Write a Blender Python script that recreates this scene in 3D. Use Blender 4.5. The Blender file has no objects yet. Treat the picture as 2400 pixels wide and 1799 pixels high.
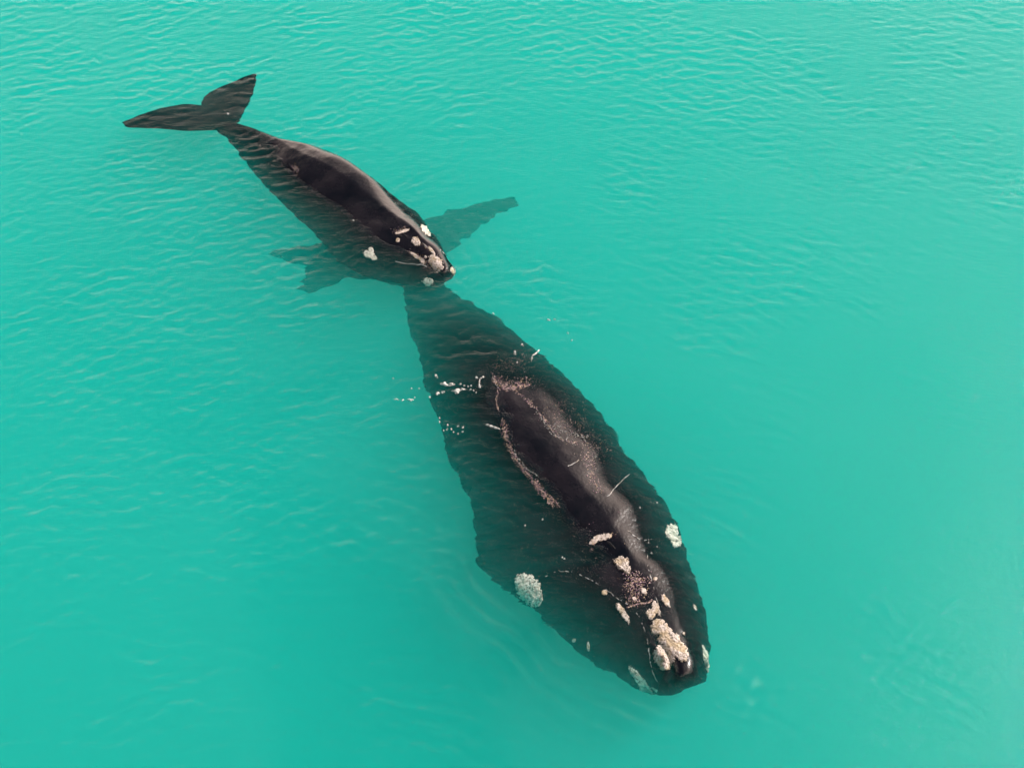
import bpy, bmesh, math, random
import numpy as np
from mathutils import Vector, Matrix
from mathutils.bvhtree import BVHTree

sc = bpy.context.scene
col = sc.collection
rng = np.random.default_rng(11)
random.seed(5)

# ------------------------------------------------------------------ camera
W, H = 2400.0, 1799.0
PITCH = math.radians(52.0)
HFOV = math.radians(41.0)
DIST = 30.0
cam_d = bpy.data.cameras.new("camera")
cam_d.sensor_fit = 'HORIZONTAL'
cam_d.angle = HFOV
cam_d.clip_start = 0.1
cam_d.clip_end = 6000
cam = bpy.data.objects.new("camera", cam_d)
col.objects.link(cam)
cam.location = (0, -DIST * math.cos(PITCH), DIST * math.sin(PITCH))
cam.rotation_euler = (math.radians(90) - PITCH, 0, 0)
sc.camera = cam
CAM = np.array(cam.location)
FPX = (W / 2) / math.tan(HFOV / 2)
FWD = np.array([0, math.cos(PITCH), -math.sin(PITCH)])
UP = np.array([0, math.sin(PITCH), math.cos(PITCH)])
RT = np.array([1.0, 0, 0])


def ray(px, py):
    d = FWD + RT * ((px - W / 2) / FPX) + UP * ((H / 2 - py) / FPX)
    return d / np.linalg.norm(d)


def P(px, py, z=0.0):
    d = ray(px, py)
    t = (z - CAM[2]) / d[2]
    return CAM + d * t


# ------------------------------------------------------------------ sky and sun
SUN_EL, SUN_AZ = math.radians(42), math.radians(60)     # azimuth measured from +Y towards +X
w = bpy.data.worlds.new("World")
sc.world = w
w.use_nodes = True
nt = w.node_tree
nt.nodes.clear()
out = nt.nodes.new("ShaderNodeOutputWorld")
bg = nt.nodes.new("ShaderNodeBackground")
sky = nt.nodes.new("ShaderNodeTexSky")
sky.sky_type = 'NISHITA'
sky.sun_disc = False
sky.sun_elevation = SUN_EL
sky.sun_rotation = SUN_AZ
sky.air_density = 1.0
sky.dust_density = 1.0
bg.inputs[1].default_value = 0.056
# bright broken cloud low in the sky
tc = nt.nodes.new("ShaderNodeTexCoord")
sep = nt.nodes.new("ShaderNodeSeparateXYZ")
nt.links.new(tc.outputs["Generated"], sep.inputs[0])
nz = nt.nodes.new("ShaderNodeTexNoise")
nz.inputs["Scale"].default_value = 2.2
nz.inputs["Detail"].default_value = 5
nz.inputs["Roughness"].default_value = 0.55
nt.links.new(tc.outputs["Generated"], nz.inputs["Vector"])
dotn = nt.nodes.new("ShaderNodeVectorMath"); dotn.operation = 'DOT_PRODUCT'
dotn.inputs[1].default_value = (1.60, 0.30, -0.90)
nt.links.new(tc.outputs["Generated"], dotn.inputs[0])
dot2 = nt.nodes.new("ShaderNodeVectorMath"); dot2.operation = 'DOT_PRODUCT'
dot2.inputs[1].default_value = (-0.20, 0.60, -1.20)
nt.links.new(tc.outputs["Generated"], dot2.inputs[0])
mxx = nt.nodes.new("ShaderNodeMath"); mxx.operation = 'MAXIMUM'
nt.links.new(dotn.outputs["Value"], mxx.inputs[0]); nt.links.new(dot2.outputs["Value"], mxx.inputs[1])
m1 = nt.nodes.new("ShaderNodeMath"); m1.operation = 'MULTIPLY_ADD'
m1.inputs[1].default_value = 0.75
nt.links.new(nz.outputs["Fac"], m1.inputs[0])
nt.links.new(mxx.outputs[0], m1.inputs[2])
rp = nt.nodes.new("ShaderNodeMapRange")
rp.inputs["From Min"].default_value = -0.12
rp.inputs["From Max"].default_value = 0.60
rp.inputs["To Max"].default_value = 0.9
nt.links.new(m1.outputs[0], rp.inputs["Value"])
pw = nt.nodes.new("ShaderNodeMath"); pw.operation = 'POWER'; pw.inputs[1].default_value = 2.3
nt.links.new(rp.outputs[0], pw.inputs[0])
mx = nt.nodes.new("ShaderNodeMixRGB")
nt.links.new(pw.outputs[0], mx.inputs[0])
nt.links.new(sky.outputs[0], mx.inputs[1])
mx.inputs[2].default_value = (78.0, 61.5, 53.0, 1)
nt.links.new(mx.outputs[0], bg.inputs[0])
nt.links.new(bg.outputs[0], out.inputs[0])

sd = bpy.data.lights.new("sun", 'SUN')
sd.energy = 5.0
sd.angle = math.radians(6.0)   # thin haze and the rippled surface spread the sun
sd.color = (1.0, 0.95, 0.88)
sun = bpy.data.objects.new("sun", sd)
col.objects.link(sun)
sdir = Vector((math.sin(SUN_AZ) * math.cos(SUN_EL), math.cos(SUN_AZ) * math.cos(SUN_EL), math.sin(SUN_EL)))
sun.rotation_euler = sdir.to_track_quat('Z', 'Y').to_euler()
sun.location = (30, 20, 40)

sc.view_settings.view_transform = 'Standard'
sc.view_settings.look = 'None'
sc.view_settings.exposure = -0.10
sc.view_settings.gamma = 1.0
sc.render.film_transparent = False
sc.cycles.max_bounces = 10
sc.cycles.volume_bounces = 9
sc.cycles.transparent_max_bounces = 8
sc.cycles.glossy_bounces = 3
sc.cycles.diffuse_bounces = 2
sc.cycles.sample_clamp_indirect = 6
sc.cycles.use_denoising = True


# ------------------------------------------------------------------ material helpers
def mat(name):
    m = bpy.data.materials.new(name)
    m.use_nodes = True
    m.node_tree.nodes.clear()
    return m, m.node_tree.nodes, m.node_tree.links


def node(ns, kind, **kw):
    n = ns.new(kind)
    for k, v in kw.items():
        setattr(n, k, v)
    return n


# ------------------------------------------------------------------ the waves (height field in metres)
NF, TILE = 1024, 40.96
kx = np.fft.fftfreq(NF, TILE / NF)[:, None] * 2 * np.pi
ky = np.fft.fftfreq(NF, TILE / NF)[None, :] * 2 * np.pi
kk = np.hypot(kx, ky); kk[0, 0] = 1e9
th = np.arctan2(ky, kx)


def field(lmin, lmax, power, lobes, rms_slope, seed):
    r = np.random.default_rng(seed)
    S = np.zeros_like(kk)
    for a, sp, wt in lobes:
        d = np.angle(np.exp(1j * (th - math.radians(a))))
        S += wt * np.exp(-(d / math.radians(sp)) ** 2)
    klo, khi = 2 * np.pi / lmax, 2 * np.pi / lmin
    band = np.exp(-(klo / kk) ** 4) * np.exp(-(kk / khi) ** 2)
    amp = np.sqrt(S) * kk ** (-power) * band
    ph = r.normal(size=kk.shape) + 1j * r.normal(size=kk.shape)
    h = np.fft.ifft2(amp * ph).real
    gx, gy = np.gradient(h, TILE / NF)
    return h * rms_slope / np.sqrt((gx ** 2 + gy ** 2).mean())


RIP = field(0.13, 0.55, 1.6, [(99, 24, 1.0), (60, 18, 0.4), (130, 18, 0.3)], 0.12, 3)
JAG = field(0.07, 0.38, 1.2, [(94, 16, 1.0)], 0.5, 15)
JAG *= 1 / JAG.std()
SWL = field(1.2, 7.0, 2.6, [(105, 30, 1.0), (50, 20, 0.8)], 0.007, 8)


def samp(F, x, y):
    fx = (np.asarray(x) / TILE * NF) % NF
    fy = (np.asarray(y) / TILE * NF) % NF
    i, j = np.floor(fx).astype(int), np.floor(fy).astype(int)
    u, v = fx - i, fy - j
    i %= NF; j %= NF
    i2, j2 = (i + 1) % NF, (j + 1) % NF
    return (F[i, j] * (1 - u) * (1 - v) + F[i2, j] * u * (1 - v) + F[i, j2] * (1 - u) * v + F[i2, j2] * u * v)


def pix(x, y, z=0.0):
    """photo pixel under a world point (numpy arrays)"""
    dx, dy, dz = x - CAM[0], y - CAM[1], z - CAM[2]
    f = dy * FWD[1] + dz * FWD[2]
    u = dy * UP[1] + dz * UP[2]
    return W / 2 + dx / f * FPX, H / 2 - u / f * FPX


def blob(x, y, px, py, rx, ry):
    c = P(px, py)
    s = np.linalg.norm(P(px + 50, py) - P(px - 50, py)) / 100
    sy = np.linalg.norm(P(px, py + 50) - P(px, py - 50)) / 100
    return np.exp(-(((x - c[0]) / (rx * s)) ** 2 + ((y - c[1]) / (ry * sy)) ** 2))


def chop(x, y):
    """how rough the sea is from place to place"""
    a = np.full(np.shape(x), 0.62)
    a += 0.5 * blob(x, y, 300, -100, 1500, 420)
    a += 0.25 * blob(x, y, 500, 600, 500, 500)
    a -= 0.42 * blob(x, y, 2150, 1250, 800, 700)
    a -= 0.15 * blob(x, y, 700, 1600, 500, 400)
    a += 0.9 * blob(x, y, 1190, 820, 90, 60)
    a += 0.4 * blob(x, y, 620, 360, 90, 50)
    g = fbm(x, y, 2.6, 21, 3) + 0.6 * fbm(x * 0.5, y, 6.0, 22, 2)
    a += 0.35 * blob(x, y, 500, 950, 520, 420) + 0.45 * blob(x, y, 900, 1650, 700, 260) + 0.3 * blob(x, y, 1750, 900, 380, 420)
    a = np.maximum(a, 0.68 - 0.45 * blob(x, y, 2250, 1350, 480, 520)); a *= 0.38 + 1.1 * np.clip(0.42 + 0.75 * g, 0, 1.4)
    return np.clip(a, 0.06, 1.5)


def segdist(x, y, pts):
    d = np.full(np.shape(x), 1e9)
    n = len(pts)
    for i in range(n):
        ax, ay = pts[i]; bx, by = pts[(i + 1) % n]
        vx, vy = bx - ax, by - ay
        t = np.clip(((x - ax) * vx + (y - ay) * vy) / (vx * vx + vy * vy + 1e-12), 0, 1)
        d = np.minimum(d, np.hypot(x - ax - t * vx, y - ay - t * vy))
    return d


# ------------------------------------------------------------------ whale outlines (left, right) station by station, from tail stock to snout
MUM = [((948, 640), (1000, 628)), ((955, 700), (1070, 697)), ((970, 760), (1139, 738)), ((990, 840), (1215, 790)),
       ((1020, 940), (1320, 885)), ((1047, 1031), (1400, 966)), ((1075, 1100), (1455, 1055)), ((1107, 1172), (1515, 1130)),
       ((1118, 1248), (1562, 1195)), ((1128, 1310), (1592, 1255)), ((1155, 1350), (1608, 1305)), ((1204, 1388), (1624, 1362)),
       ((1280, 1443), (1640, 1410)), ((1345, 1510), (1650, 1454)), ((1410, 1557), (1652, 1500)), ((1468, 1588), (1654, 1536)),
       ((1505, 1612), (1653, 1562)), ((1530, 1624), (1647, 1580)), ((1552, 1628), (1640, 1593)), ((1575, 1627), (1622, 1606))]
CALF = [((506, 301), (556, 290)), ((530, 320), (584, 299)), ((552, 345), (619, 315)), ((578, 376), (660, 333)),
        ((606, 409), (708, 347)), ((641, 450), (765, 361)), ((675, 482), (822, 392)), ((708, 512), (872, 428)),
        ((740, 545), (918, 461)), ((775, 588), (962, 491)), ((820, 628), (993, 522)), ((880, 652), (1014, 556)),
        ((935, 662), (1036, 590)), ((985, 668), (1051, 616)), ((1018, 666), (1061, 634)), ((1034, 662), (1060, 642))]


def cross(a, b, c, d):
    """fraction along a-b where it meets c-d"""
    r = (b[0] - a[0], b[1] - a[1]); s = (d[0] - c[0], d[1] - c[1])
    q = r[0] * s[1] - r[1] * s[0]
    if abs(q) < 1e-9:
        return None
    t = ((c[0] - a[0]) * s[1] - (c[1] - a[1]) * s[0]) / q
    u = ((c[0] - a[0]) * r[1] - (c[1] - a[1]) * r[0]) / q
    return t if 0 <= t <= 1 and 0 <= u <= 1 else None


def hit_line(L, R, line):
    for i in range(len(line) - 1):
        t = cross(L, R, line[i], line[i + 1])
        if t is not None:
            return t
    return None


def smooth1(a, n):
    if n < 1:
        return a
    w3 = int(3 * n)
    k = np.exp(-0.5 * (np.arange(-w3, w3 + 1) / n) ** 2); k /= k.sum()
    p = np.pad(a, [(w3, w3)] + [(0, 0)] * (a.ndim - 1), mode='edge')
    return np.apply_along_axis(lambda v: np.convolve(v, k, mode='valid'), 0, p)


def catmull(arr, n):
    arr = np.array(arr, float)
    m = len(arr)
    t = np.linspace(0, m - 1, n)
    i = np.minimum(t.astype(int), m - 2); f = (t - i)[:, None]
    p0 = arr[np.maximum(i - 1, 0)]; p1 = arr[i]; p2 = arr[i + 1]; p3 = arr[np.minimum(i + 2, m - 1)]
    return 0.5 * (2 * p1 + (p2 - p0) * f + (2 * p0 - 5 * p1 + 4 * p2 - p3) * f ** 2 + (3 * p1 - p0 - 3 * p2 + p3) * f ** 3)


_LAT = np.random.default_rng(99).normal(size=(256, 256))


def fbm(x, y, scale, seed, octaves=3):
    """lattice noise, about unit deviation"""
    x = np.asarray(x, float); y = np.asarray(y, float)
    v = 0; a = 1.0; tot = 0
    for o in range(octaves):
        t = 0.6 + 0.9 * o + seed
        k = 2.0 * 2 ** o / scale
        u = (x * math.cos(t) + y * math.sin(t)) * k + 17.3 * seed + 100
        w_ = (-x * math.sin(t) + y * math.cos(t)) * k + 9.1 * seed + 100
        i, j = np.floor(u).astype(int), np.floor(w_).astype(int)
        fu, fw = u - i, w_ - j
        fu = fu * fu * (3 - 2 * fu); fw = fw * fw * (3 - 2 * fw)
        g = lambda p, q: _LAT[p % 256, q % 256]
        v = v + a * (g(i, j) * (1 - fu) * (1 - fw) + g(i + 1, j) * fu * (1 - fw) + g(i, j + 1) * (1 - fu) * fw + g(i + 1, j + 1) * fu * fw)
        tot += a * a
        a *= 0.55
    return 0.75 * v / math.sqrt(tot)


def refract(V, gain=1.0):
    """the skin under water wavers where the ripples above it bend its outline"""
    d = np.clip(-V[:, 2] - 0.02, 0, 2.2)
    e = 0.04
    x, y = V[:, 0] + V[:, 2] * 0.25, V[:, 1] - V[:, 2] * 0.45
    sx = (samp(RIP, x + e, y) - samp(RIP, x - e, y)) / (2 * e)
    sy = (samp(RIP, x, y + e) - samp(RIP, x, y - e)) / (2 * e)
    V[:, 0] += gain * 0.5 * sx * d + gain * 0.10 * samp(JAG, x, y) * np.minimum(d, 1.0) ** 0.6
    V[:, 1] += gain * 0.5 * sy * d
    return V


def whale_body(name, stations, crest, eL, eR, depth_edge, top_key, thick, ns, nr, rostrum=None, name_dbg='', cmax=0.3, cmin=0.1):
    L = catmull([s[0] for s in stations], ns)
    R = catmull([s[1] for s in stations], ns)
    tt = np.linspace(0, 1, ns)
    dk = np.interp(tt, *zip(*depth_edge))
    tk = np.interp(tt, *zip(*top_key))
    hk = np.interp(tt, *zip(*thick))
    vl = np.zeros((ns, 4))     # crest fraction, left waterline fraction, right waterline fraction, top z
    for i in range(ns):
        uc = hit_line(L[i], R[i], crest)
        uc = 0.55 if uc is None else uc
        ul = hit_line(L[i], R[i], eL); ur = hit_line(L[i], R[i], eR)
        if ul is None or ur is None or ur - ul < 0.03:
            vl[i] = (uc, -1, -1, tk[i])
        else:
            uc = min(max(uc, ul + 0.02), ur - 0.02)
            vl[i] = (uc, ul / uc, (1 - ur) / (1 - uc), 0)
    q = 1.45
    # smooth crest
    vl[:, 0] = smooth1(vl[:, 0], ns // 40)
    c = np.zeros(ns); pl = np.full(ns, 2.0); pr = np.full(ns, 2.0)
    for i in range(ns):
        if vl[i, 1] > 0:
            rl = (1 - (1 - min(vl[i, 1], .97)) ** 1.7) ** (1 / q)
            rr = (1 - (1 - min(vl[i, 2], .97)) ** 1.7) ** (1 / q)
            r_ = 0.5 * (rl + rr)
            c[i] = dk[i] * (1 / r_ - 1)
        else:
            c[i] = vl[i, 3]
    if name_dbg: print(name_dbg, np.round(c[::ns // 24], 3))
    emer = smooth1((vl[:, 1] > 0).astype(float), ns / 18)
    c = np.where(vl[:, 1] > 0, np.maximum(c, cmin * np.clip(emer, 0, 1) ** 2), c)
    c = smooth1(np.minimum(c, cmax), ns // 22)
    for i in range(ns):
        if vl[i, 1] > 0 and c[i] > 0.004:
            rq = (dk[i] / (c[i] + dk[i])) ** q
            pl[i] = np.clip(math.log(1 - rq) / math.log(1 - min(vl[i, 1], .97)), 1.08, 5)
            pr[i] = np.clip(math.log(1 - rq) / math.log(1 - min(vl[i, 2], .97)), 1.08, 5)
    pl = smooth1(pl, ns // 80); pr = smooth1(pr, ns // 80)
    nt_ = nr // 2 + 1
    V = []
    for i in range(ns):
        A, B = P(L[i][0], L[i][1], -dk[i]), P(R[i][0], R[i][1], -dk[i])
        a = np.linspace(0, np.pi, nt_)
        u = 0.5 - 0.5 * np.cos(a)
        uc = vl[i, 0]
        v = np.where(u < uc, u / uc, (1 - u) / (1 - uc))
        p = np.where(u < uc, pl[i], pr[i])
        shp = (1 - (1 - np.clip(v, 0, 1)) ** p) ** (1 / q)
        z = -dk[i] + (c[i] + dk[i]) * shp
        top = A[None, :] + (B - A)[None, :] * u[:, None]
        top[:, 2] = z
        if rostrum is not None:
            top[:, 2] += rostrum(tt[i], u, uc)
        top[:, 2] += 0.013 * fbm(top[:, 0], top[:, 1], 1.3, 41, 3) * np.clip(1 + top[:, 2] * 3, 0, 1) * np.clip(4 * np.minimum(u, 1 - u), 0, 1)
        ub = 0.5 - 0.5 * np.cos(np.linspace(np.pi, 0, nr - nt_ + 2))[1:-1]
        bot = A[None, :] + (B - A)[None, :] * ub[:, None]
        bot[:, 2] = -dk[i] - hk[i] * np.sqrt(np.clip(1 - (2 * ub - 1) ** 2, 0, 1))
        # the belly tucks in under the back
        bot[:, 1] += 0.6 * (-bot[:, 2] - dk[i])
        V.append(np.vstack([top, bot]))
    V = np.array(V)
    n_around = V.shape[1]
    V = V.reshape(-1, 3)
    faces = []
    for i in range(ns - 1):
        b0, b1 = i * n_around, (i + 1) * n_around
        for j in range(n_around):
            k = (j + 1) % n_around
            faces.append((b0 + j, b0 + k, b1 + k, b1 + j))
    faces.append(tuple(range(n_around - 1, -1, -1)))
    faces.append(tuple(range((ns - 1) * n_around, ns * n_around)))
    return V, faces, L, R


def fin(root_a, root_b, tip, outline, z_root, z_tip, thick, n=130, m=60):
    """a fluke or flipper: leading edge and trailing edge polylines (pixels) run from root to tip; lens section"""
    lead, trail = outline
    Lp = resample(lead, n); Tp = resample(trail, n)
    V = []; F = []
    for i in range(n):
        f = i / (n - 1)
        z = z_root + (z_tip - z_root) * f
        A, B = P(*Lp[i], z), P(*Tp[i], z)
        ch = np.linalg.norm(B - A)
        for side in (1, -1):
            u = np.linspace(0, 1, m) if side == 1 else np.linspace(1, 0, m)[1:-1]
            for uu in u:
                q = A + (B - A) * uu
                t = thick * (1 - 0.75 * f) * (4 * math.sqrt(max(uu, 0)) * (1 - uu) * 0.65)
                q = q + np.array([0, 0, side * t * min(1, ch / 0.3)])
                V.append(q)
    na = m + m - 2
    for i in range(n - 1):
        for j in range(na):
            k = (j + 1) % na
            F.append((i * na + j, i * na + k, (i + 1) * na + k, (i + 1) * na + j))
    F.append(tuple(range(na - 1, -1, -1)))
    F.append(tuple(range((n - 1) * na, n * na)))
    return np.array(V), F


def resample(poly, n):
    p = catmull(poly, 200)
    d = np.r_[0, np.cumsum(np.hypot(*np.diff(p, axis=0).T))]
    s = np.linspace(0, d[-1], n)
    return np.stack([np.interp(s, d, p[:, 0]), np.interp(s, d, p[:, 1])], 1)


def mesh_obj(name, V, F, m, parent=None, smooth=True):
    me = bpy.data.meshes.new(name)
    me.from_pydata([tuple(v) for v in V], [], F)
    me.update()
    bm = bmesh.new(); bm.from_mesh(me)
    bmesh.ops.recalc_face_normals(bm, faces=bm.faces)
    bm.to_mesh(me); bm.free()
    if smooth:
        me.polygons.foreach_set("use_smooth", [True] * len(me.polygons))
    me.materials.append(m)
    o = bpy.data.objects.new(name, me)
    col.objects.link(o)
    if parent:
        o.parent = parent
        o.matrix_parent_inverse = Matrix.Translation(-parent.location)
    return o


def join(parts):
    V = []; F = []; b = 0
    for v, f in parts:
        V.append(v); F += [tuple(i + b for i in g) for g in f]; b += len(v)
    return np.vstack(V), F


# ------------------------------------------------------------------ materials
def skin_material(name, seed):
    m, ns, lk = mat(name)
    o = node(ns, "ShaderNodeOutputMaterial")
    b = node(ns, "ShaderNodeBsdfPrincipled")
    tcn = node(ns, "ShaderNodeTexCoord")
    n1 = node(ns, "ShaderNodeTexNoise"); n1.inputs["Scale"].default_value = 1.1; n1.inputs["Detail"].default_value = 8
    n1.inputs["Roughness"].default_value = 0.65
    mp = node(ns, "ShaderNodeMapping"); mp.inputs["Location"].default_value = (seed, seed * .3, 0)
    lk.new(tcn.outputs["Object"], mp.inputs[0]); lk.new(mp.outputs[0], n1.inputs["Vector"])
    cr = node(ns, "ShaderNodeValToRGB")
    cr.color_ramp.elements[0].position = 0.35; cr.color_ramp.elements[0].color = (0.0009, 0.0015, 0.0026, 1)
    cr.color_ramp.elements[1].position = 0.75; cr.color_ramp.elements[1].color = (0.012, 0.0085, 0.0115, 1)
    lk.new(n1.outputs["Fac"], cr.inputs[0])
    # pale scratches
    n2 = node(ns, "ShaderNodeTexNoise"); n2.inputs["Scale"].default_value = 9; n2.inputs["Detail"].default_value = 6
    mp2 = node(ns, "ShaderNodeMapping"); mp2.inputs["Scale"].default_value = (1, 4, 1); mp2.inputs["Rotation"].default_value = (0, 0, 0.9)
    lk.new(tcn.outputs["Object"], mp2.inputs[0]); lk.new(mp2.outputs[0], n2.inputs["Vector"])
    r2 = node(ns, "ShaderNodeMapRange"); r2.inputs["From Min"].default_value = 0.62; r2.inputs["From Max"].default_value = 0.78
    r2.inputs["To Max"].default_value = 0.35
    lk.new(n2.outputs["Fac"], r2.inputs["Value"])
    mix = node(ns, "ShaderNodeMixRGB"); mix.inputs[2].default_value = (0.016, 0.014, 0.016, 1)
    lk.new(r2.outputs[0], mix.inputs[0]); lk.new(cr.outputs[0], mix.inputs[1])
    lk.new(mix.outputs[0], b.inputs["Base Color"])
    rr = node(ns, "ShaderNodeMapRange"); rr.inputs["To Min"].default_value = 0.16; rr.inputs["To Max"].default_value = 0.38
    lk.new(n1.outputs["Fac"], rr.inputs["Value"]); lk.new(rr.outputs[0], b.inputs["Roughness"])
    b.inputs["IOR"].default_value = 1.42
    # wet shine only where the skin stands in air
    ge = node(ns, "ShaderNodeNewGeometry"); sx = node(ns, "ShaderNodeSeparateXYZ")
    lk.new(ge.outputs["Position"], sx.inputs[0])
    wr = node(ns, "ShaderNodeMapRange"); wr.inputs["From Min"].default_value = -0.05; wr.inputs["From Max"].default_value = 0.01
    lk.new(sx.outputs[2], wr.inputs["Value"])
    w1 = node(ns, "ShaderNodeMath", operation='MULTIPLY'); w1.inputs[1].default_value = 0.46
    lk.new(wr.outputs[0], w1.inputs[0]); lk.new(w1.outputs[0], b.inputs["Specular IOR Level"]); lk.new(w1.outputs[0], b.inputs["Coat Weight"])
    b.inputs["Coat Roughness"].default_value = 0.12
    n3 = node(ns, "ShaderNodeTexNoise"); n3.inputs["Scale"].default_value = 16; n3.inputs["Detail"].default_value = 5
    lk.new(tcn.outputs["Object"], n3.inputs["Vector"])
    bp = node(ns, "ShaderNodeBump"); bp.inputs["Strength"].default_value = 0.45; bp.inputs["Distance"].default_value = 0.02
    lk.new(n3.outputs["Fac"], bp.inputs["Height"])
    lk.new(bp.outputs[0], b.inputs["Normal"])
    lk.new(b.outputs[0], o.inputs[0])
    return m


def callosity_material(name, tint, warm=(0.52, 0.40, 0.22)):
    m, ns, lk = mat(name)
    o = node(ns, "ShaderNodeOutputMaterial")
    b = node(ns, "ShaderNodeBsdfPrincipled")
    tcn = node(ns, "ShaderNodeTexCoord")
    n1 = node(ns, "ShaderNodeTexNoise"); n1.inputs["Scale"].default_value = 21; n1.inputs["Detail"].default_value = 7; n1.inputs["Roughness"].default_value = 0.7
    n2 = node(ns, "ShaderNodeTexNoise"); n2.inputs["Scale"].default_value = 4.5; n2.inputs["Detail"].default_value = 3
    lk.new(tcn.outputs["Object"], n1.inputs["Vector"]); lk.new(tcn.outputs["Object"], n2.inputs["Vector"])
    cr = node(ns, "ShaderNodeValToRGB")
    e = cr.color_ramp.elements
    e[0].position = 0.39; e[0].color = (0.06, 0.05, 0.045, 1)
    e[1].position = 0.54; e[1].color = (*tint, 1)
    x = e.new(0.45); x.color = (0.30, 0.25, 0.20, 1)
    lk.new(n1.outputs["Fac"], cr.inputs[0])
    c2 = node(ns, "ShaderNodeMapRange"); c2.inputs["From Min"].default_value = 0.48; c2.inputs["From Max"].default_value = 0.62
    c2.inputs["To Max"].default_value = 0.6
    lk.new(n2.outputs["Fac"], c2.inputs["Value"])
    mix = node(ns, "ShaderNodeMixRGB"); mix.inputs[2].default_value = (*warm, 1)
    lk.new(c2.outputs[0], mix.inputs[0]); lk.new(cr.outputs[0], mix.inputs[1])
    lk.new(mix.outputs[0], b.inputs["Base Color"])
    b.inputs["Roughness"].default_value = 0.65
    bp = node(ns, "ShaderNodeBump"); bp.inputs["Strength"].default_value = 0.5; bp.inputs["Distance"].default_value = 0.02
    lk.new(n1.outputs["Fac"], bp.inputs["Height"]); lk.new(bp.outputs[0], b.inputs["Normal"])
    lk.new(b.outputs[0], o.inputs[0])
    return m


def speckle_material(name, cols):
    m, ns, lk = mat(name)
    o = node(ns, "ShaderNodeOutputMaterial"); b = node(ns, "ShaderNodeBsdfPrincipled")
    tcn = node(ns, "ShaderNodeTexCoord")
    v = node(ns, "ShaderNodeTexNoise"); v.inputs["Scale"].default_value = 31
    lk.new(tcn.outputs["Object"], v.inputs["Vector"])
    cr = node(ns, "ShaderNodeValToRGB"); cr.color_ramp.interpolation = 'LINEAR'
    e = cr.color_ramp.elements
    e[0].position = 0.38; e[0].color = (*cols[0], 1)
    e[1].position = 0.64; e[1].color = (*cols[-1], 1)
    for i, c in enumerate(cols[1:-1]):
        x = e.new(0.38 + 0.26 * (i + 1) / (len(cols) - 1)); x.color = (*c, 1)
    lk.new(v.outputs["Fac"], cr.inputs[0]); lk.new(cr.outputs[0], b.inputs["Base Color"])
    b.inputs["Roughness"].default_value = 0.25
    lk.new(b.outputs[0], o.inputs[0])
    return m


def plain(name, colr, rough, spec=0.5):
    m, ns, lk = mat(name)
    o = node(ns, "ShaderNodeOutputMaterial"); b = node(ns, "ShaderNodeBsdfPrincipled")
    b.inputs["Base Color"].default_value = (*colr, 1); b.inputs["Roughness"].default_value = rough
    b.inputs["Specular IOR Level"].default_value = spec
    lk.new(b.outputs[0], o.inputs[0])
    return m


M_MUM = skin_material("dark_whale_skin", 0)
M_CALF = skin_material("calf_skin", 7)
M_PALE = callosity_material("pale_callosity", (0.62, 0.60, 0.54), (0.50, 0.47, 0.38))
M_CAL = callosity_material("callosity", (0.55, 0.48, 0.44), (0.38, 0.28, 0.14))

# water: Fresnel mirror over clear water full of fine pale silt
m, ns, lk = mat("sea_water")
M_WATER = m
o = node(ns, "ShaderNodeOutputMaterial")
# Schlick's Fresnel term on the angle to the surface, the same from either side
ge = node(ns, "ShaderNodeNewGeometry")
dp = node(ns, "ShaderNodeVectorMath", operation='DOT_PRODUCT')
ab = node(ns, "ShaderNodeMath", operation='ABSOLUTE')
om = node(ns, "ShaderNodeMath", operation='SUBTRACT'); om.inputs[0].default_value = 1.0
p5 = node(ns, "ShaderNodeMath", operation='POWER'); p5.inputs[1].default_value = 5.0
fr = node(ns, "ShaderNodeMath", operation='MULTIPLY_ADD'); fr.inputs[1].default_value = 0.98; fr.inputs[2].default_value = 0.02
lk.new(ge.outputs["Incoming"], dp.inputs[0]); lk.new(dp.outputs["Value"], ab.inputs[0]); lk.new(ab.outputs[0], om.inputs[1])
lk.new(om.outputs[0], p5.inputs[0]); lk.new(p5.outputs[0], fr.inputs[0])
gl = node(ns, "ShaderNodeBsdfGlossy"); gl.inputs["Roughness"].default_value = 0.09
tr = node(ns, "ShaderNodeBsdfTransparent")
mi = node(ns, "ShaderNodeMixShader")
tcn = node(ns, "ShaderNodeTexCoord")
mp = node(ns, "ShaderNodeMapping"); mp.inputs["Scale"].default_value = (1, 2.6, 1); mp.inputs["Rotation"].default_value = (0, 0, -0.12)
nn = node(ns, "ShaderNodeTexNoise"); nn.inputs["Scale"].default_value = 7.0; nn.inputs["Detail"].default_value = 5; nn.inputs["Roughness"].default_value = 0.6
lk.new(tcn.outputs["Object"], mp.inputs[0]); lk.new(mp.outputs[0], nn.inputs["Vector"])
bp = node(ns, "ShaderNodeBump"); bp.inputs["Strength"].default_value = 0.5; bp.inputs["Distance"].default_value = 0.03
lk.new(nn.outputs["Fac"], bp.inputs["Height"])
lk.new(bp.outputs[0], gl.inputs["Normal"]); lk.new(bp.outputs[0], dp.inputs[1])
lk.new(fr.outputs[0], mi.inputs[0]); lk.new(tr.outputs[0], mi.inputs[1]); lk.new(gl.outputs[0], mi.inputs[2])
lk.new(mi.outputs[0], o.inputs["Surface"])
vs = node(ns, "ShaderNodeVolumeScatter"); vs.inputs["Density"].default_value = 0.23
vs.inputs["Color"].default_value = (0.04, 0.99, 0.90, 1); vs.inputs["Anisotropy"].default_value = 0.0
va = node(ns, "ShaderNodeVolumeAbsorption"); va.inputs["Density"].default_value = 0.34
va.inputs["Color"].default_value = (0.0, 0.785, 0.745, 1)
ad = node(ns, "ShaderNodeAddShader")
lk.new(vs.outputs[0], ad.inputs[0]); lk.new(va.outputs[0], ad.inputs[1]); lk.new(ad.outputs[0], o.inputs["Volume"])

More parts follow.
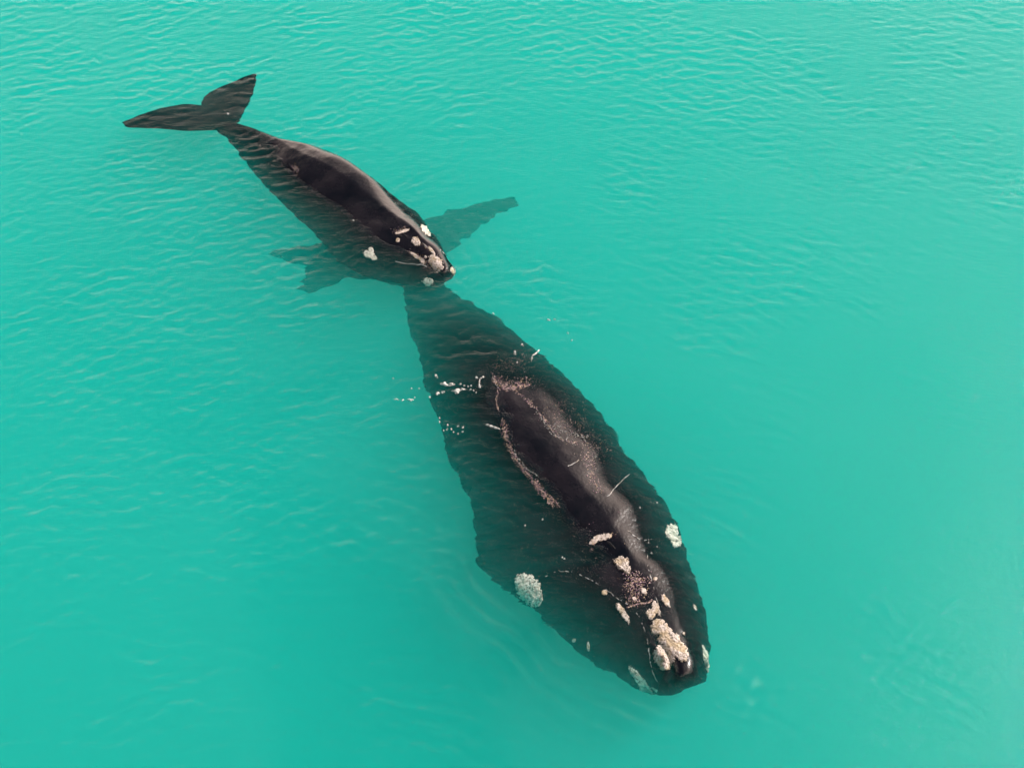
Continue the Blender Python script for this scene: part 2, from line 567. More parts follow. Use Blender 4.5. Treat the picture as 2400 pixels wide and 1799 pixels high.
m, ns, lk = mat("pale_sand")
M_SAND = m
o = node(ns, "ShaderNodeOutputMaterial"); b = node(ns, "ShaderNodeBsdfDiffuse")
nn = node(ns, "ShaderNodeTexNoise"); nn.inputs["Scale"].default_value = 0.25; nn.inputs["Detail"].default_value = 4
tcn = node(ns, "ShaderNodeTexCoord"); lk.new(tcn.outputs["Object"], nn.inputs["Vector"])
cr = node(ns, "ShaderNodeValToRGB"); cr.color_ramp.elements[0].color = (0.62, 0.59, 0.50, 1); cr.color_ramp.elements[1].color = (0.70, 0.67, 0.58, 1)
lk.new(nn.outputs["Fac"], cr.inputs[0]); lk.new(cr.outputs[0], b.inputs[0]); lk.new(b.outputs[0], o.inputs[0])


# ------------------------------------------------------------------ the setting: sea and sea bed
def axis(lo, hi, step, far):
    a = list(np.arange(lo, hi + step / 2, step))
    s = step; x = a[-1]; up = []
    while x < far:
        s *= 1.35; x += s; up.append(x)
    s = step; x = a[0]; dn = []
    while x > -far:
        s *= 1.35; x -= s; dn.append(x)
    return np.array(dn[::-1] + a + up)


corners = [P(0, 0), P(W, 0), P(0, H), P(W, H)]
x_lo, x_hi = min(c[0] for c in corners) - 1, max(c[0] for c in corners) + 1
y_lo, y_hi = min(c[1] for c in corners) - 1, max(c[1] for c in corners) + 1
STEP = 0.042
X, Y = axis(x_lo, x_hi, STEP, 1500), axis(y_lo, y_hi, STEP, 1500)
GX, GY = np.meshgrid(X, Y, indexing='ij')
inside = np.clip(1 - np.maximum(np.maximum(x_lo - GX, GX - x_hi), np.maximum(y_lo - GY, GY - y_hi)) / 6, 0, 1)
mum_xy = [P(*s[0])[:2] for s in MUM] + [P(*s[1])[:2] for s in MUM[::-1]]
calf_xy = [P(*s[0])[:2] for s in CALF] + [P(*s[1])[:2] for s in CALF[::-1]]


def within(x, y, pts):
    c = np.zeros(np.shape(x), bool)
    n = len(pts)
    for i in range(n):
        ax, ay = pts[i]; bx, by = pts[(i + 1) % n]
        if abs(by - ay) < 1e-9:
            continue
        c ^= ((ay > y) != (by > y)) & (x < (bx - ax) * (y - ay) / (by - ay) + ax)
    return c


def sea(x, y, full=True):
    h = chop(x, y) * samp(RIP, x, y) + samp(SWL, x, y)
    if full:
        d = segdist(x, y, mum_xy); d = np.where(within(x, y, mum_xy), -d, d)
        h = h + 0.013 * np.sin(d * 2 * np.pi / 0.38 + 1.6 * fbm(x, y, 2.2, 4, 2)) * (0.6 + 0.6 * fbm(x, y, 0.9, 5, 2)) * (d > 0) * np.exp(-((d - 0.9) / 0.9) ** 2) * (
            blob(x, y, 1150, 1400, 260, 240) + 0.6 * blob(x, y, 1560, 1680, 260, 110) + 0.5 * blob(x, y, 1100, 720, 330, 120))
        d = segdist(x, y, calf_xy); d = np.where(within(x, y, calf_xy), -d, d)
        h = h + 0.009 * np.sin(d * 2 * np.pi / 0.34 + 1.2 * fbm(x, y, 2, 6, 1)) * (d > 0) * np.exp(-((d - 0.6) / 0.6) ** 2) * (
            blob(x, y, 1150, 640, 170, 130) + 0.7 * blob(x, y, 560, 420, 150, 130))
    return h


Z = sea(GX, GY) * inside
nx, ny = len(X), len(Y)
V = np.stack([GX, GY, Z], -1).reshape(-1, 3)
idx = np.arange(nx * ny).reshape(nx, ny)
quads = np.stack([idx[:-1, :-1], idx[1:, :-1], idx[1:, 1:], idx[:-1, 1:]], -1).reshape(-1, 4)
FLOOR = -8.0
ring = np.concatenate([idx[:, 0], idx[-1, 1:], idx[-2::-1, -1], idx[0, -2:0:-1]])
low = V[ring].copy(); low[:, 2] = FLOOR
base = len(V)
Vall = np.vstack([V, low])
nrg = len(ring)
sides = np.array([(ring[i], base + i, base + (i + 1) % nrg, ring[(i + 1) % nrg]) for i in range(nrg)])
me = bpy.data.meshes.new("water")
loops = np.concatenate([quads.ravel(), sides.ravel(), np.arange(base + nrg - 1, base - 1, -1)])
starts = np.concatenate([np.arange(0, 4 * (len(quads) + len(sides)), 4), [4 * (len(quads) + len(sides))]])
me.vertices.add(len(Vall)); me.vertices.foreach_set("co", Vall.ravel())
me.loops.add(len(loops)); me.loops.foreach_set("vertex_index", loops.astype(np.int32))
me.polygons.add(len(starts)); me.polygons.foreach_set("loop_start", starts.astype(np.int32))
sm = np.ones(len(starts), bool); sm[len(quads):] = False
me.polygons.foreach_set("use_smooth", sm)
me.update(calc_edges=True); me.validate()
me.materials.append(M_WATER)
water = bpy.data.objects.new("water", me)
col.objects.link(water)
water["kind"] = "structure"; water["label"] = "milky turquoise sea water with small glinting ripples"

sb = bpy.data.meshes.new("seabed")
g = np.linspace(-1, 1, 41); g = np.sign(g) * np.abs(g) ** 2.2 * 1450
A_, B_ = np.meshgrid(g, g, indexing='ij')
sv = np.stack([A_, B_, np.full(A_.shape, -5.2)], -1).reshape(-1, 3)
ii = np.arange(41 * 41).reshape(41, 41)
sf = np.stack([ii[:-1, :-1], ii[1:, :-1], ii[1:, 1:], ii[:-1, 1:]], -1).reshape(-1, 4)
sb.from_pydata(sv.tolist(), [], sf.tolist()); sb.materials.append(M_SAND)
so = bpy.data.objects.new("seabed", sb); col.objects.link(so)
so["kind"] = "structure"; so["label"] = "pale sandy sea floor under the turquoise water"


def thing(name, label, cat, loc):
    e = bpy.data.objects.new(name, None)
    col.objects.link(e); e.location = loc
    e["label"] = label; e["category"] = cat
    return e


# ------------------------------------------------------------------ mother whale
mum = thing("right_whale", "huge black adult whale with crusted snout and back breaking the surface", "whale", Vector(P(1350, 1150, -2.5)))
M_CREST = [(975, 640), (1010, 700), (1050, 760), (1110, 830), (1175, 900), (1225, 1000), (1275, 1080), (1330, 1140), (1395, 1210), (1430, 1260), (1475, 1330),
           (1510, 1390), (1545, 1450), (1575, 1520), (1600, 1580), (1606, 1618)]
M_EL = [(1163, 905), (1168, 952), (1185, 1019), (1203, 1054), (1232, 1097), (1290, 1146), (1327, 1187), (1347, 1222), (1372, 1262), (1400, 1292), (1440, 1318), (1462, 1345)]
M_ER = [(1163, 903), (1246, 949), (1284, 996), (1292, 1019), (1347, 1042), (1368, 1065), (1373, 1100), (1391, 1140), (1402, 1164), (1434, 1175), (1463, 1219), (1469, 1256), (1486, 1300), (1486, 1345)]


def mum_rostrum(t, u, uc):
    """narrow upper jaw standing between two grooves on the head"""
    k = np.clip((t - 0.68) / 0.12, 0, 1) * np.clip((1.0 - t) / 0.06, 0, 1)
    wd = np.interp(t, [0.68, 0.8, 0.9, 1.0], [0.12, 0.13, 0.24, 0.32])
    d = np.abs(u - uc) / wd
    ridge = 0.10 * np.exp(-d ** 4) - 0.07 * np.exp(-((d - 1.18) / 0.14) ** 2)
    lip = 0.10 * np.exp(-((d - 1.75) / 0.35) ** 2)
    hump = 0.0
    return k * (ridge + lip) + hump


Vb, Fb, mL, mR = whale_body("body", MUM, M_CREST, M_EL, M_ER,
    [(0, 0.8), (0.1, 0.6), (0.3, 0.46), (0.6, 0.48), (0.85, 0.5), (1, 0.42)],
    [(0, -0.9), (0.1, -0.35), (0.2, -0.06), (0.28, 0.0), (0.36, 0.03), (0.6, 0.03), (0.72, -0.05), (0.8, -0.07), (0.9, -0.06), (0.96, -0.14), (1, -0.4)],
    [(0, 0.3), (0.1, 0.7), (0.3, 1.3), (0.6, 1.6), (0.8, 1.2), (0.93, 0.5), (1, 0.12)], 520, 200, mum_rostrum, '', 0.2, 0.075)
# flukes below the calf
fl_r = fin(None, None, None, ([(960, 690), (1010, 650), (1035, 606), (1085, 560), (1145, 515), (1190, 490), (1208, 472)],
                              [(930, 600), (960, 560), (990, 520), (1040, 500), (1100, 483), (1165, 466), (1206, 464)]), -1.3, -1.2, 0.13)
fl_l = fin(None, None, None, ([(990, 680), (940, 668), (880, 655), (800, 645), (740, 628), (690, 616), (645, 598)],
                              [(970, 590), (930, 580), (880, 570), (800, 568), (740, 572), (680, 580), (640, 590)]), -1.3, -1.3, 0.13)
pec_l = fin(None, None, None, ([(1400, 1440), (1300, 1420), (1210, 1385), (1160, 1345), (1136, 1300), (1130, 1262)],
                               [(1350, 1230), (1260, 1220), (1190, 1215), (1155, 1218), (1138, 1228), (1129, 1250)]), -1.5, -1.3, 0.2)
pec_r = fin(None, None, None, ([(1480, 1330), (1500, 1300), (1530, 1270), (1545, 1240), (1550, 1200)],
                               [(1440, 1180), (1470, 1180), (1500, 1180), (1530, 1180), (1545, 1190)]), -1.5, -3.2, 0.2)
Vm, Fm = join([(refract(Vb, 1.0), Fb)] + [(refract(v_, 0.55), f_) for v_, f_ in (fl_r, fl_l, pec_l, pec_r)])
mum_body = mesh_obj("body", Vm, Fm, M_MUM, mum)

# ------------------------------------------------------------------ calf
calf = thing("whale_calf", "young whale with glossy back swimming above the tail of the huge one", "whale", Vector(P(780, 460, -1.2)))
C_CREST = [(535, 297), (600, 320), (646, 343), (680, 372), (756, 410), (828, 457), (870, 490), (918, 530), (965, 555), (1000, 595), (1025, 620), (1045, 642), (1050, 655)]
C_EL = [(655, 345), (680, 372), (698, 384), (716, 416), (736, 444), (762, 459), (785, 465), (817, 478), (866, 497), (890, 520), (907, 532), (930, 550), (955, 580), (990, 612), (1010, 640)]
C_ER = [(654, 341), (725, 357), (793, 384), (823, 395), (878, 439), (897, 466), (924, 500), (950, 530), (975, 545), (1000, 575), (1030, 600), (1042, 625)]


def calf_rostrum(t, u, uc):
    k = np.clip((t - 0.74) / 0.1, 0, 1) * np.clip((1.0 - t) / 0.06, 0, 1)
    d = np.abs(u - uc) / 0.22
    return k * (0.05 * np.exp(-d ** 4) - 0.04 * np.exp(-((d - 1.2) / 0.2) ** 2))


Vb, Fb, cL, cR = whale_body("body", CALF, C_CREST, C_EL, C_ER,
    [(0, 0.14), (0.2, 0.27), (0.5, 0.32), (0.8, 0.3), (1, 0.2)],
    [(0, -0.05), (0.15, -0.04), (0.3, 0.0), (0.6, 0.02), (0.8, 0.0), (0.95, -0.02), (1, -0.12)],
    [(0, 0.12), (0.2, 0.4), (0.5, 0.8), (0.8, 0.55), (0.95, 0.28), (1, 0.08)], 360, 140, calf_rostrum, '', 0.2, 0.12)
cf_l = fin(None, None, None, ([(560, 300), (502, 305), (475, 306), (445, 307), (413, 305), (359, 301), (304, 299), (288, 290)],
                              [(545, 262), (500, 252), (473, 247), (455, 245), (429, 244), (402, 249), (367, 257), (321, 272), (287, 287)]), -0.16, -0.1, 0.07)
cf_r = fin(None, None, None, ([(520, 305), (557, 287), (570, 265), (584, 240), (595, 211), (601, 183), (600, 177)],
                              [(490, 280), (473, 249), (476, 232), (489, 219), (513, 205), (543, 194), (576, 178), (596, 173)]), -0.16, -0.1, 0.07)
cp_l = fin(None, None, None, ([(900, 655), (850, 652), (810, 650), (770, 668), (735, 682), (706, 686)],
                              [(800, 560), (770, 575), (740, 600), (720, 625), (712, 650), (704, 680)]), -0.6, -1.1, 0.09)
cp_r = fin(None, None, None, ([(960, 560), (985, 560), (1005, 550), (1020, 560)],
                              [(920, 500), (950, 510), (975, 520), (1000, 545)]), -0.8, -1.6, 0.1)
Vc, Fc = join([(refract(Vb, 1.0), Fb)] + [(refract(v_, 0.6), f_) for v_, f_ in (cf_l, cf_r, cp_l, cp_r)])
calf_body = mesh_obj("body", Vc, Fc, M_CALF, calf)


# ------------------------------------------------------------------ callosities (rough pale patches) grown on the skin
def bvh_of(V, F):
    return BVHTree.FromPolygons([Vector(v) for v in V], F)


BM, BC = bvh_of(Vm, Fm), bvh_of(Vc, Fc)


def on_skin(bvh, px, py, z0=-0.1):
    d = ray(px, py)
    h = bvh.ray_cast(Vector(CAM), Vector(d), 80)
    if h[0] is not None:
        return np.array(h[0]), np.array(h[1])
    h = bvh.find_nearest(Vector(P(px, py, z0)))
    return np.array(h[0]), np.array([0, 0, 1.0])


def callosity(parent, bvh, blobs, height, name="callosity", m=None, label=None, seed=0, res=26, z0=-0.3):
    """blobs: (px, py, rx, ry, angle in degrees); their union becomes one crusty patch"""
    r = np.random.default_rng(seed + 100)
    x0 = min(b[0] - max(b[2], b[3]) for b in blobs) - 3; x1 = max(b[0] + max(b[2], b[3]) for b in blobs) + 3
    y0 = min(b[1] - max(b[2], b[3]) for b in blobs) - 3; y1 = max(b[1] + max(b[2], b[3]) for b in blobs) + 3
    st = max(0.9, max(x1 - x0, y1 - y0) / 90)
    xs, ys = np.arange(x0, x1, st), np.arange(y0, y1, st)
    GXp, GYp = np.meshgrid(xs, ys, indexing='ij')
    GXp = GXp + r.uniform(-.33, .33, GXp.shape) * st; GYp = GYp + r.uniform(-.33, .33, GYp.shape) * st
    f = np.full(GXp.shape, -9.0)
    for bx, by, rx, ry, an in blobs:
        a = math.radians(an)
        dx, dy = GXp - bx, GYp - by
        u = (dx * math.cos(a) + dy * math.sin(a)) / rx
        v = (-dx * math.sin(a) + dy * math.cos(a)) / ry
        f = np.maximum(f, 1 - np.sqrt(u * u + v * v))
    f = f + min(0.22, 3.2 / min(b[3] for b in blobs[:1])) * (0.6 * fbm(GXp, GYp, 15, seed + 1, 3) + 0.8 * fbm(GXp, GYp, 5.5, seed + 9, 3))
    keep = f > 0.0
    V = []; mp_ = -np.ones(keep.shape, int)
    dx, dy = GXp, GYp
    bump = fbm(GXp, GYp, 11, seed + 2, 4) + 0.6 * fbm(GXp, GYp, 3.2, seed + 5, 1)
    for i in range(keep.shape[0]):
        for j in range(keep.shape[1]):
            if keep[i, j]:
                p, n = on_skin(bvh, GXp[i, j], GYp[i, j], z0)
                if n[2] < 0:
                    n = -n
                n = n * 0.4 + np.array([0, 0, 0.6])
                e = min(1, f[i, j] / 0.13)
                hgt = 0.5 * height * (e * max(0.4, 0.7 + 0.22 * bump[i, j]) + 0.05 * r.normal() * e) + 0.008
                mp_[i, j] = len(V)
                V.append(p + n * max(hgt, -0.01))
    F = []
    for i in range(keep.shape[0] - 1):
        for j in range(keep.shape[1] - 1):
            q = (mp_[i, j], mp_[i + 1, j], mp_[i + 1, j + 1], mp_[i, j + 1])
            if min(q) >= 0:
                F.append(q)
    if not F:
        return
    used = sorted({i for g_ in F for i in g_}); re = {a: b for b, a in enumerate(used)}
    V = [V[i] for i in used]; F = [tuple(re[i] for i in g_) for g_ in F]
    me = bpy.data.meshes.new(name)
    me.from_pydata([tuple(v) for v in V], [], F)
    me.materials.append(m or M_CAL)
    # give the crust a thickness so it is solid
    bm = bmesh.new(); bm.from_mesh(me)
    for fc in bm.faces:
        fc.smooth = True
    bmesh.ops.recalc_face_normals(bm, faces=bm.faces)
    up = sum(fc.normal.z for fc in bm.faces)
    if up < 0:
        bmesh.ops.reverse_faces(bm, faces=bm.faces)
    bound = [e_ for e_ in bm.edges if e_.is_boundary]
    ex = bmesh.ops.extrude_edge_only(bm, edges=bound)
    vs_ = [v for v in ex['geom'] if isinstance(v, bmesh.types.BMVert)]
    for v in vs_:
        v.co.z -= 0.06
    bm.to_mesh(me); bm.free()
    o = bpy.data.objects.new(name, me); col.objects.link(o)
    o.parent = parent; o.matrix_parent_inverse = Matrix.Translation(-parent.location)
    if label:
        o["label"] = label
    return o


mc = [
    ([(1545, 1470, 22, 20, 0), (1563, 1485, 16, 22, -30), (1570, 1505, 34, 26, 60), (1558, 1535, 30, 26, 70), (1592, 1522, 30, 17, 60), (1553, 1550, 24, 15, 50), (1600, 1535, 14, 16, 0)], 0.07, "large lumpy yellowish crust on the snout tip"),
    ([(1526, 1438, 10, 13, -10)], 0.04, None),
    ([(1537, 1425, 19, 9, 65)], 0.04, None),
    ([(1460, 1435, 30, 7.5, 57)], 0.04, None),
    ([(1560, 1408, 17, 7, 60)], 0.04, None),
    ([(1458, 1320, 20, 16, 35), (1470, 1335, 10, 9, 50)], 0.09, None),
    ([(1413, 1258, 26, 8, -14), (1393, 1268, 12, 6, -30)], 0.03, "narrow broken crust across the blowholes"),
    ([(1238, 1378, 38, 28, 55), (1225, 1360, 20, 18, 0), (1256, 1400, 16, 22, 0)], 0.06, "round white patch beside the left eye"),
    ([(1575, 1245, 16, 19, 0), (1584, 1268, 15, 15, 0)], 0.06, "ragged white patch beside the right eye"),
    ([(1498, 1590, 34, 9, 50), (1513, 1612, 22, 10, 50), (1484, 1574, 6, 6, 0)], 0.04, None),
    ([(1655, 1540, 26, 8, 75), (1661, 1562, 17, 7, 80)], 0.04, None),
    ([(1417, 1388, 7, 6, 0)], 0.03, None), ([(1509, 1385, 9, 6, 60)], 0.03, None), ([(1487, 1403, 7, 5, 60)], 0.03, None),
    ([(1536, 1356, 5, 4, 0)], 0.03, None), ([(1379, 1513, 13, 4, 85)], 0.02, None), ([(1345, 1500, 5, 5, 0)], 0.02, None),
    ([(1629, 1423, 8, 4, 60)], 0.02, None), ([(1603, 1484, 5, 3, 60)], 0.02, None),
]
for k, (bl, hg, lb) in enumerate(mc):
    callosity(mum, BM, bl, hg, label=lb, seed=k * 3, m=M_PALE if k in (7, 8, 9, 10) else None)
cc = [
    ([(975, 567, 13, 10, 50)], 0.06, None),
    ([(1022, 618, 20, 14, 50), (1016, 612, 16, 12, 50)], 0.05, None),
    ([(865, 596, 14, 9, 20), (870, 588, 7, 8, 0), (876, 604, 10, 6, 30)], 0.04, None),
    ([(996, 540, 16, 8, 50)], 0.04, None),
    ([(1002, 659, 13, 9, 15)], 0.04, None),
    ([(1062, 634, 10, 6, 60)], 0.03, None),
    ([(977, 602, 22, 4, 35), (990, 612, 8, 5, 60)], 0.02, None),
    ([(1012, 588, 14, 4, 48)], 0.02, None),
    ([(943, 543, 17, 4, -18)], 0.02, None),
    ([(932, 563, 5, 5, 0)], 0.02, None), ([(997, 603, 4, 4, 0)], 0.02, None),
]
for k, (bl, hg, lb) in enumerate(cc):
    callosity(calf, BC, bl, hg, label=lb, seed=60 + k * 3, m=M_PALE if k in (2, 3, 4) else None)


# ------------------------------------------------------------------ pale jaw grooves, scar and blowholes on the skin
M_LINE = callosity_material("pale_groove_skin", (0.38, 0.39, 0.40), (0.12, 0.12, 0.13))
M_DARK = plain("blowhole_skin", (0.003, 0.003, 0.004), 0.3)


def strip(parent, bvh, pts, width, name, m, seed, breaks=0.25, lift=0.012):
    r = np.random.default_rng(seed)
    p = resample(pts, max(12, int(sum(math.dist(a, b) for a, b in zip(pts, pts[1:])) / 1.6)))
    n = len(p)
    wd = width * np.clip(0.75 + 0.5 * smooth1(r.normal(size=n), 1.2) * 1.6, 0.12, 1.7)
    jit = smooth1(r.normal(size=(n, 2)), 2) * 1.8
    V = []; F = []
    gap = smooth1(r.normal(size=n), 1.5); gap = np.where(gap < np.quantile(gap, min(0.6, breaks * 0.5)), -0.07, 0.0)
    tn = np.gradient(p, axis=0); tn /= np.linalg.norm(tn, axis=1)[:, None]
    nr_ = np.stack([-tn[:, 1], tn[:, 0]], 1)
    for i in range(n):
        for k, (o_, h_) in enumerate(((-1, -0.02), (-0.5, lift), (0.5, lift), (1, -0.02))):
            q = p[i] + jit[i] + nr_[i] * o_ * wd[i]
            a, _ = on_skin(bvh, q[0], q[1])
            V.append(a + np.array([0, 0, h_ + gap[i]]))
    for i in range(n - 1):
        for k in range(3):
            F.append((i * 4 + k, i * 4 + k + 1, i * 4 + 5 + k, i * 4 + 4 + k))
        F.append((i * 4 + 3, i * 4, i * 4 + 4, i * 4 + 7))
    return mesh_obj(name, V, F, m, parent)


strip(mum, BM, [(1347, 1341), (1369, 1351), (1408, 1373), (1448, 1402), (1473, 1418), (1495, 1440), (1515, 1488), (1521, 1530), (1532, 1581), (1546, 1603)], 1.5, "jaw_line", M_LINE, 1, breaks=0.8)
strip(mum, BM, [(1521, 1264), (1519, 1290), (1518, 1320), (1530, 1370), (1549, 1441), (1567, 1473), (1590, 1505)], 1.3, "jaw_line", M_LINE, 2, breaks=1.1)
strip(mum, BM, [(1473, 1244), (1490, 1256), (1504, 1267), (1530, 1262), (1556, 1268)], 1.4, "jaw_line", M_LINE, 3, breaks=0.9)
strip(mum, BM, [(1272, 1352), (1290, 1345), (1310, 1338), (1347, 1340)], 1.1, "jaw_line", M_LINE, 4, breaks=1.1)
strip(mum, BM, [(1421, 1165), (1440, 1146), (1456, 1128), (1475, 1109)], 1.9, "scar", M_LINE, 5, breaks=0)
strip(mum, BM, [(1330, 1093), (1345, 1085), (1358, 1078)], 1.0, "scar", M_LINE, 6, breaks=0)
strip(calf, BC, [(925, 612), (950, 618), (975, 620), (1003, 624)], 1.5, "jaw_line", M_LINE, 7, breaks=0)
strip(calf, BC, [(985, 565), (1000, 580), (1015, 592), (1040, 620)], 1.3, "jaw_line", M_LINE, 8)
callosity(mum, BM, [(1432, 1276, 13, 3.4, 42)], 0.012, name="blowhole", m=M_DARK, seed=201)
callosity(mum, BM, [(1404, 1281, 13, 3.4, 8)], 0.012, name="blowhole", m=M_DARK, seed=202)
callosity(calf, BC, [(950, 552, 7, 2.4, 40)], 0.01, name="blowhole", m=M_DARK, seed=203)
callosity(calf, BC, [(936, 553, 7, 2.4, 5)], 0.01, name="blowhole", m=M_DARK, seed=204)

# ------------------------------------------------------------------ foam flecks and bubbles floating on the water
M_FOAM = plain("foam", (0.60, 0.62, 0.60), 0.7)
_n, _l = M_FOAM.node_tree.nodes, M_FOAM.node_tree.links
_t = _n.new("ShaderNodeTexCoord"); _z = _n.new("ShaderNodeTexNoise"); _z.inputs["Scale"].default_value = 26; _z.inputs["Detail"].default_value = 4
_r = _n.new("ShaderNodeMapRange"); _r.inputs["From Min"].default_value = 0.38; _r.inputs["From Max"].default_value = 0.58
_r.inputs["To Min"].default_value = 0.12; _r.inputs["To Max"].default_value = 0.95
_l.new(_t.outputs["Object"], _z.inputs["Vector"]); _l.new(_z.outputs["Fac"], _r.inputs["Value"])
_l.new(_r.outputs[0], [q for q in _n if q.type == 'BSDF_PRINCIPLED'][0].inputs["Alpha"])
M_BUB = speckle_material("bubble_froth", [(0.05, 0.03, 0.06), (0.30, 0.12, 0.22), (0.80, 0.68, 0.66), (0.55, 0.38, 0.14), (0.06, 0.05, 0.09)])


def float_at(px, py):
    """highest of the sea and the whales under this pixel"""
    p = P(px, py, 0.0)
    z = float(sea(np.array([p[0]]), np.array([p[1]]), False)[0])
    p = P(px, py, z)
    best = p
    for b in (BM, BC):
        h = b.ray_cast(Vector(CAM), Vector(ray(px, py)), 80)
        if h[0] is not None and h[0].z > best[2] + 0.004:
            best = np.array(h[0])
    return best


def foam_blob(px, py, rx, ry, ang, seed):
    r = np.random.default_rng(seed)
    n = 22
    rx, ry = rx * 0.8, ry * 0.75
    c = float_at(px, py)
    sxm = np.linalg.norm(P(px + 5, py) - P(px - 5, py)) / 10
    sym = np.linalg.norm(P(px, py + 5) - P(px, py - 5)) / 10
    a = math.radians(ang)
    k = r.integers(2, 4, 3); f_ = r.uniform(0, 6.28, 3); am = r.uniform(.12, .34, 3)
    V = [c + np.array([0, 0, 0.016])]; F = []
    for ring_, hh in ((0.7, 0.013), (1.0, -0.015)):
        for i in range(n):
            t = 2 * math.pi * i / n
            g = ring_ * (1 + sum(am[q] * math.sin((q + 2) * t + f_[q]) for q in range(3)))
            u, v = rx * g * math.cos(t), ry * g * math.sin(t)
            x, y = u * math.cos(a) - v * math.sin(a), u * math.sin(a) + v * math.cos(a)
            V.append(c + np.array([x * sxm, -y * sym, hh]))
    for i in range(n):
        j = (i + 1) % n
        F.append((0, 1 + i, 1 + j)); F.append((1 + i, 1 + n + i, 1 + n + j, 1 + j))
    return np.array(V), F


FOAM = [(1022, 880, 4, 5, 0), (1042, 899, 9, 6, 10), (1058, 900, 12, 3.5, -14), (1070, 915, 13, 6, -8), (1084, 912, 8, 3, -10), (1026, 921, 6, 4, 0), (1038, 918, 5, 2.5, -10),
        (1117, 884, 6, 2, 30), (1130, 884, 7, 2, -25), (1124, 892, 2, 6, 0), (1124, 904, 4, 6, 0), (1079, 899, 4, 1.6, 0), (1088, 903, 2.6, 1.6, 0), (1097, 905, 2.2, 1.8, 0), (1104, 903, 2.6, 1.8, 0),
        (1103, 912, 2.5, 1.5, 0), (1110, 915, 1.8, 1.8, 0), (1116, 919, 1.6, 1.6, 0), (928, 935, 6, 2, 8), (944, 937, 2.8, 2, -20), (961, 936, 8, 2.8, 3), (972, 931, 2, 1.4, 0), (1007, 930, 2.5, 2, 0),
        (982, 910, 2, 1.5, 0), (964, 910, 2, 1.5, 0), (921, 886, 1.6, 1.5, 0), (1148, 997, 10, 4, 14), (1163, 1002, 10, 3, 14), (1049, 996, 3.2, 2.8, 0), (1048, 1005, 3.6, 1.8, -20), (1058, 1005, 2, 3, 0),
        (1063, 1012, 2, 1.5, 0), (1073, 998, 2.5, 1.2, 0), (1085, 1001, 3.4, 1.5, -40), (1084, 1011, 2.2, 1.4, 0), (1030, 979, 2, 2.5, 0), (1030, 988, 2, 2.2, 0), (1040, 1008, 1.5, 1.8, 0), (1073, 1016, 2, 1.8, 0),
        (1156, 735, 3, 3, 0), (1285, 749, 5, 2, 0), (1300, 748, 3, 1.5, 0), (1331, 780, 2, 2, 0), (1224, 807, 3.4, 3.4, 0), (1207, 823, 2.6, 5, 0), (1207, 828, 4, 2, 0), (1257, 826, 14, 2.4, -40), (1247, 838, 2, 7, 0),
        (1340, 797, 2, 1.5, 0), (1212, 848, 2, 2, 0), (1231, 1230, 2.2, 2, 0), (1272, 1216, 2.2, 2, 0), (1318, 1305, 2.4, 1.8, 0), (1323, 1308, 2, 1.8, 0), (1500, 1189, 3, 2, 40), (1540, 1177, 2, 2, 0), (1527, 1295, 2.4, 2, 0),
        (1540, 1280, 1.5, 1.5, 0), (828, 517, 2.6, 2.6, 0), (534, 266, 2.6, 2.6, 0), (1038, 592, 2.8, 2.8, 0), (1032, 586, 2, 2, 0)]
fr_ = np.random.default_rng(77)
for strand, nn_, wd_ in (([(1258, 962), (1272, 985), (1289, 1007), (1304, 1022), (1327, 1030), (1347, 1042)], 60, 2.6),
                         ([(1290, 1000), (1307, 1004), (1320, 1014), (1333, 1013), (1347, 1019), (1360, 1026), (1373, 1030)], 60, 5.5),
                         ([(1203, 1057), (1215, 1075), (1232, 1094), (1255, 1115)], 22, 1.6),
                         ([(1156, 880), (1158, 890), (1164, 899), (1175, 902)], 10, 2.2)):
    rs = resample(strand, nn_)
    for q in rs:
        FOAM.append((q[0] + fr_.normal() * wd_, q[1] + fr_.normal() * wd_, fr_.uniform(0.8, 2.6), fr_.uniform(0.4, 0.9), fr_.uniform(-10, 50)))
fm = [foam_blob(*b, seed=i) for i, b in enumerate(FOAM)]
Vf, Ff = join(fm)
foam = mesh_obj("foam", Vf, Ff, M_FOAM)
foam["kind"] = "stuff"; foam["label"] = "white foam flecks floating over the big whale"; foam["category"] = "foam"

ICO = bmesh.new(); bmesh.ops.create_icosphere(ICO, subdivisions=1, radius=1)
IV = np.array([v.co[:] for v in ICO.verts]); IF = [tuple(v.index for v in f.verts) for f in ICO.faces]; ICO.free()
BUB = []


def spray(line, n, wd, lo=0.008, hi=0.02):
    rs = resample(line, 60)
    for _ in range(int(n * 1.3)):
        q = rs[fr_.integers(0, 60)]
        BUB.append((q[0] + fr_.normal() * wd, q[1] + fr_.normal() * wd * 0.8, 0.6 * fr_.uniform(lo, hi) * fr_.uniform(0.5, 1)))


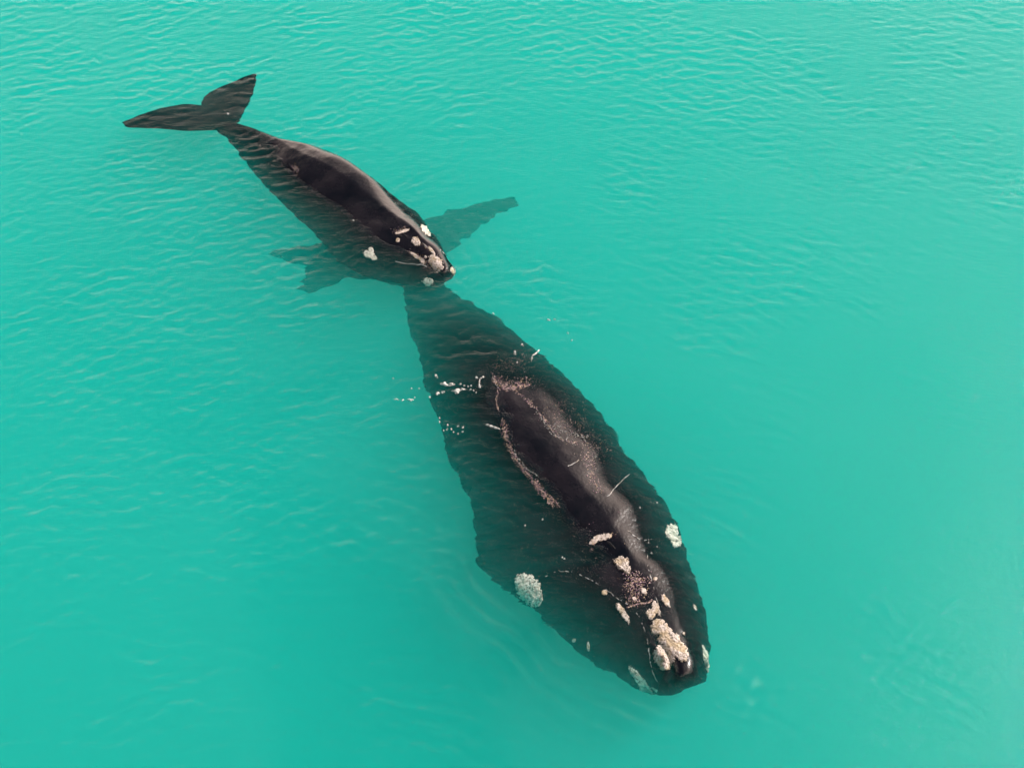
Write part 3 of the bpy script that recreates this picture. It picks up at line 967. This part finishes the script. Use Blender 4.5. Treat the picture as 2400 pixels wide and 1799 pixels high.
spray([(1183, 1010), (1186, 1030), (1197, 1055), (1222, 1095), (1250, 1127), (1275, 1160), (1305, 1186)], 330, 4.0)
spray([(1250, 1127), (1275, 1155), (1300, 1180)], 120, 5.5)
spray([(1180, 985), (1182, 1000), (1186, 1025)], 80, 3.5)
spray([(1157, 880), (1160, 893), (1170, 901)], 60, 3)
spray([(1175, 906), (1195, 908), (1215, 906), (1240, 900)], 260, 5.5)
spray([(1160, 880), (1185, 895), (1215, 897), (1245, 885)], 90, 7)
spray([(1235, 935), (1262, 965), (1290, 1000), (1310, 1025), (1350, 1040)], 150, 3)
spray([(1280, 950), (1320, 985), (1370, 1030), (1400, 1065)], 300, 19, 0.006, 0.014)
spray([(1372, 1060), (1380, 1080), (1385, 1100), (1392, 1125), (1408, 1150)], 240, 7)
spray([(1300, 920), (1340, 960), (1380, 1010), (1410, 1060)], 130, 16, 0.006, 0.013)
spray([(1475, 1345), (1490, 1360), (1498, 1370), (1488, 1395), (1490, 1408)], 420, 12)
spray([(1465, 1375), (1480, 1368), (1500, 1360), (1530, 1358)], 110, 6)
spray([(1468, 1422), (1485, 1418), (1500, 1414), (1518, 1412), (1526, 1406)], 110, 1.6)
spray([(1386, 1290), (1395, 1268), (1420, 1258), (1440, 1252)], 70, 3, 0.006, 0.014)
spray([(1165, 852), (1205, 850), (1245, 832)], 260, 13, 0.005, 0.011)
spray([(1168, 910), (1164, 940), (1170, 965)], 50, 1.5)
spray([(1195, 905), (1225, 930), (1255, 958)], 60, 2)
spray([(685, 390), (692, 395), (697, 405)], 70, 3.5, 0.006, 0.014)
spray([(922, 545), (935, 540), (952, 535)], 90, 4, 0.006, 0.013)
spray([(960, 590), (985, 605), (1003, 625)], 130, 4.5, 0.006, 0.014)
spray([(995, 575), (1010, 588), (1025, 603)], 80, 3, 0.006, 0.014)
spray([(1040, 660), (1055, 650), (1062, 640)], 30, 3, 0.006, 0.012)
spray([(1150, 1300), (1300, 1310), (1400, 1250), (1480, 1200)], 40, 30, 0.008, 0.016)
bp_ = []
for (px_, py_, r_) in BUB:
    c = float_at(px_, py_)
    bp_.append((IV * r_ + c + np.array([0, 0, 0.4 * r_]), IF))
Vq, Fq = join(bp_)
bub = mesh_obj("bubbles", Vq, Fq, M_BUB)
bub["kind"] = "stuff"; bub["label"] = "sparkling froth of bubbles along the waterline of the backs"; bub["category"] = "bubbles"
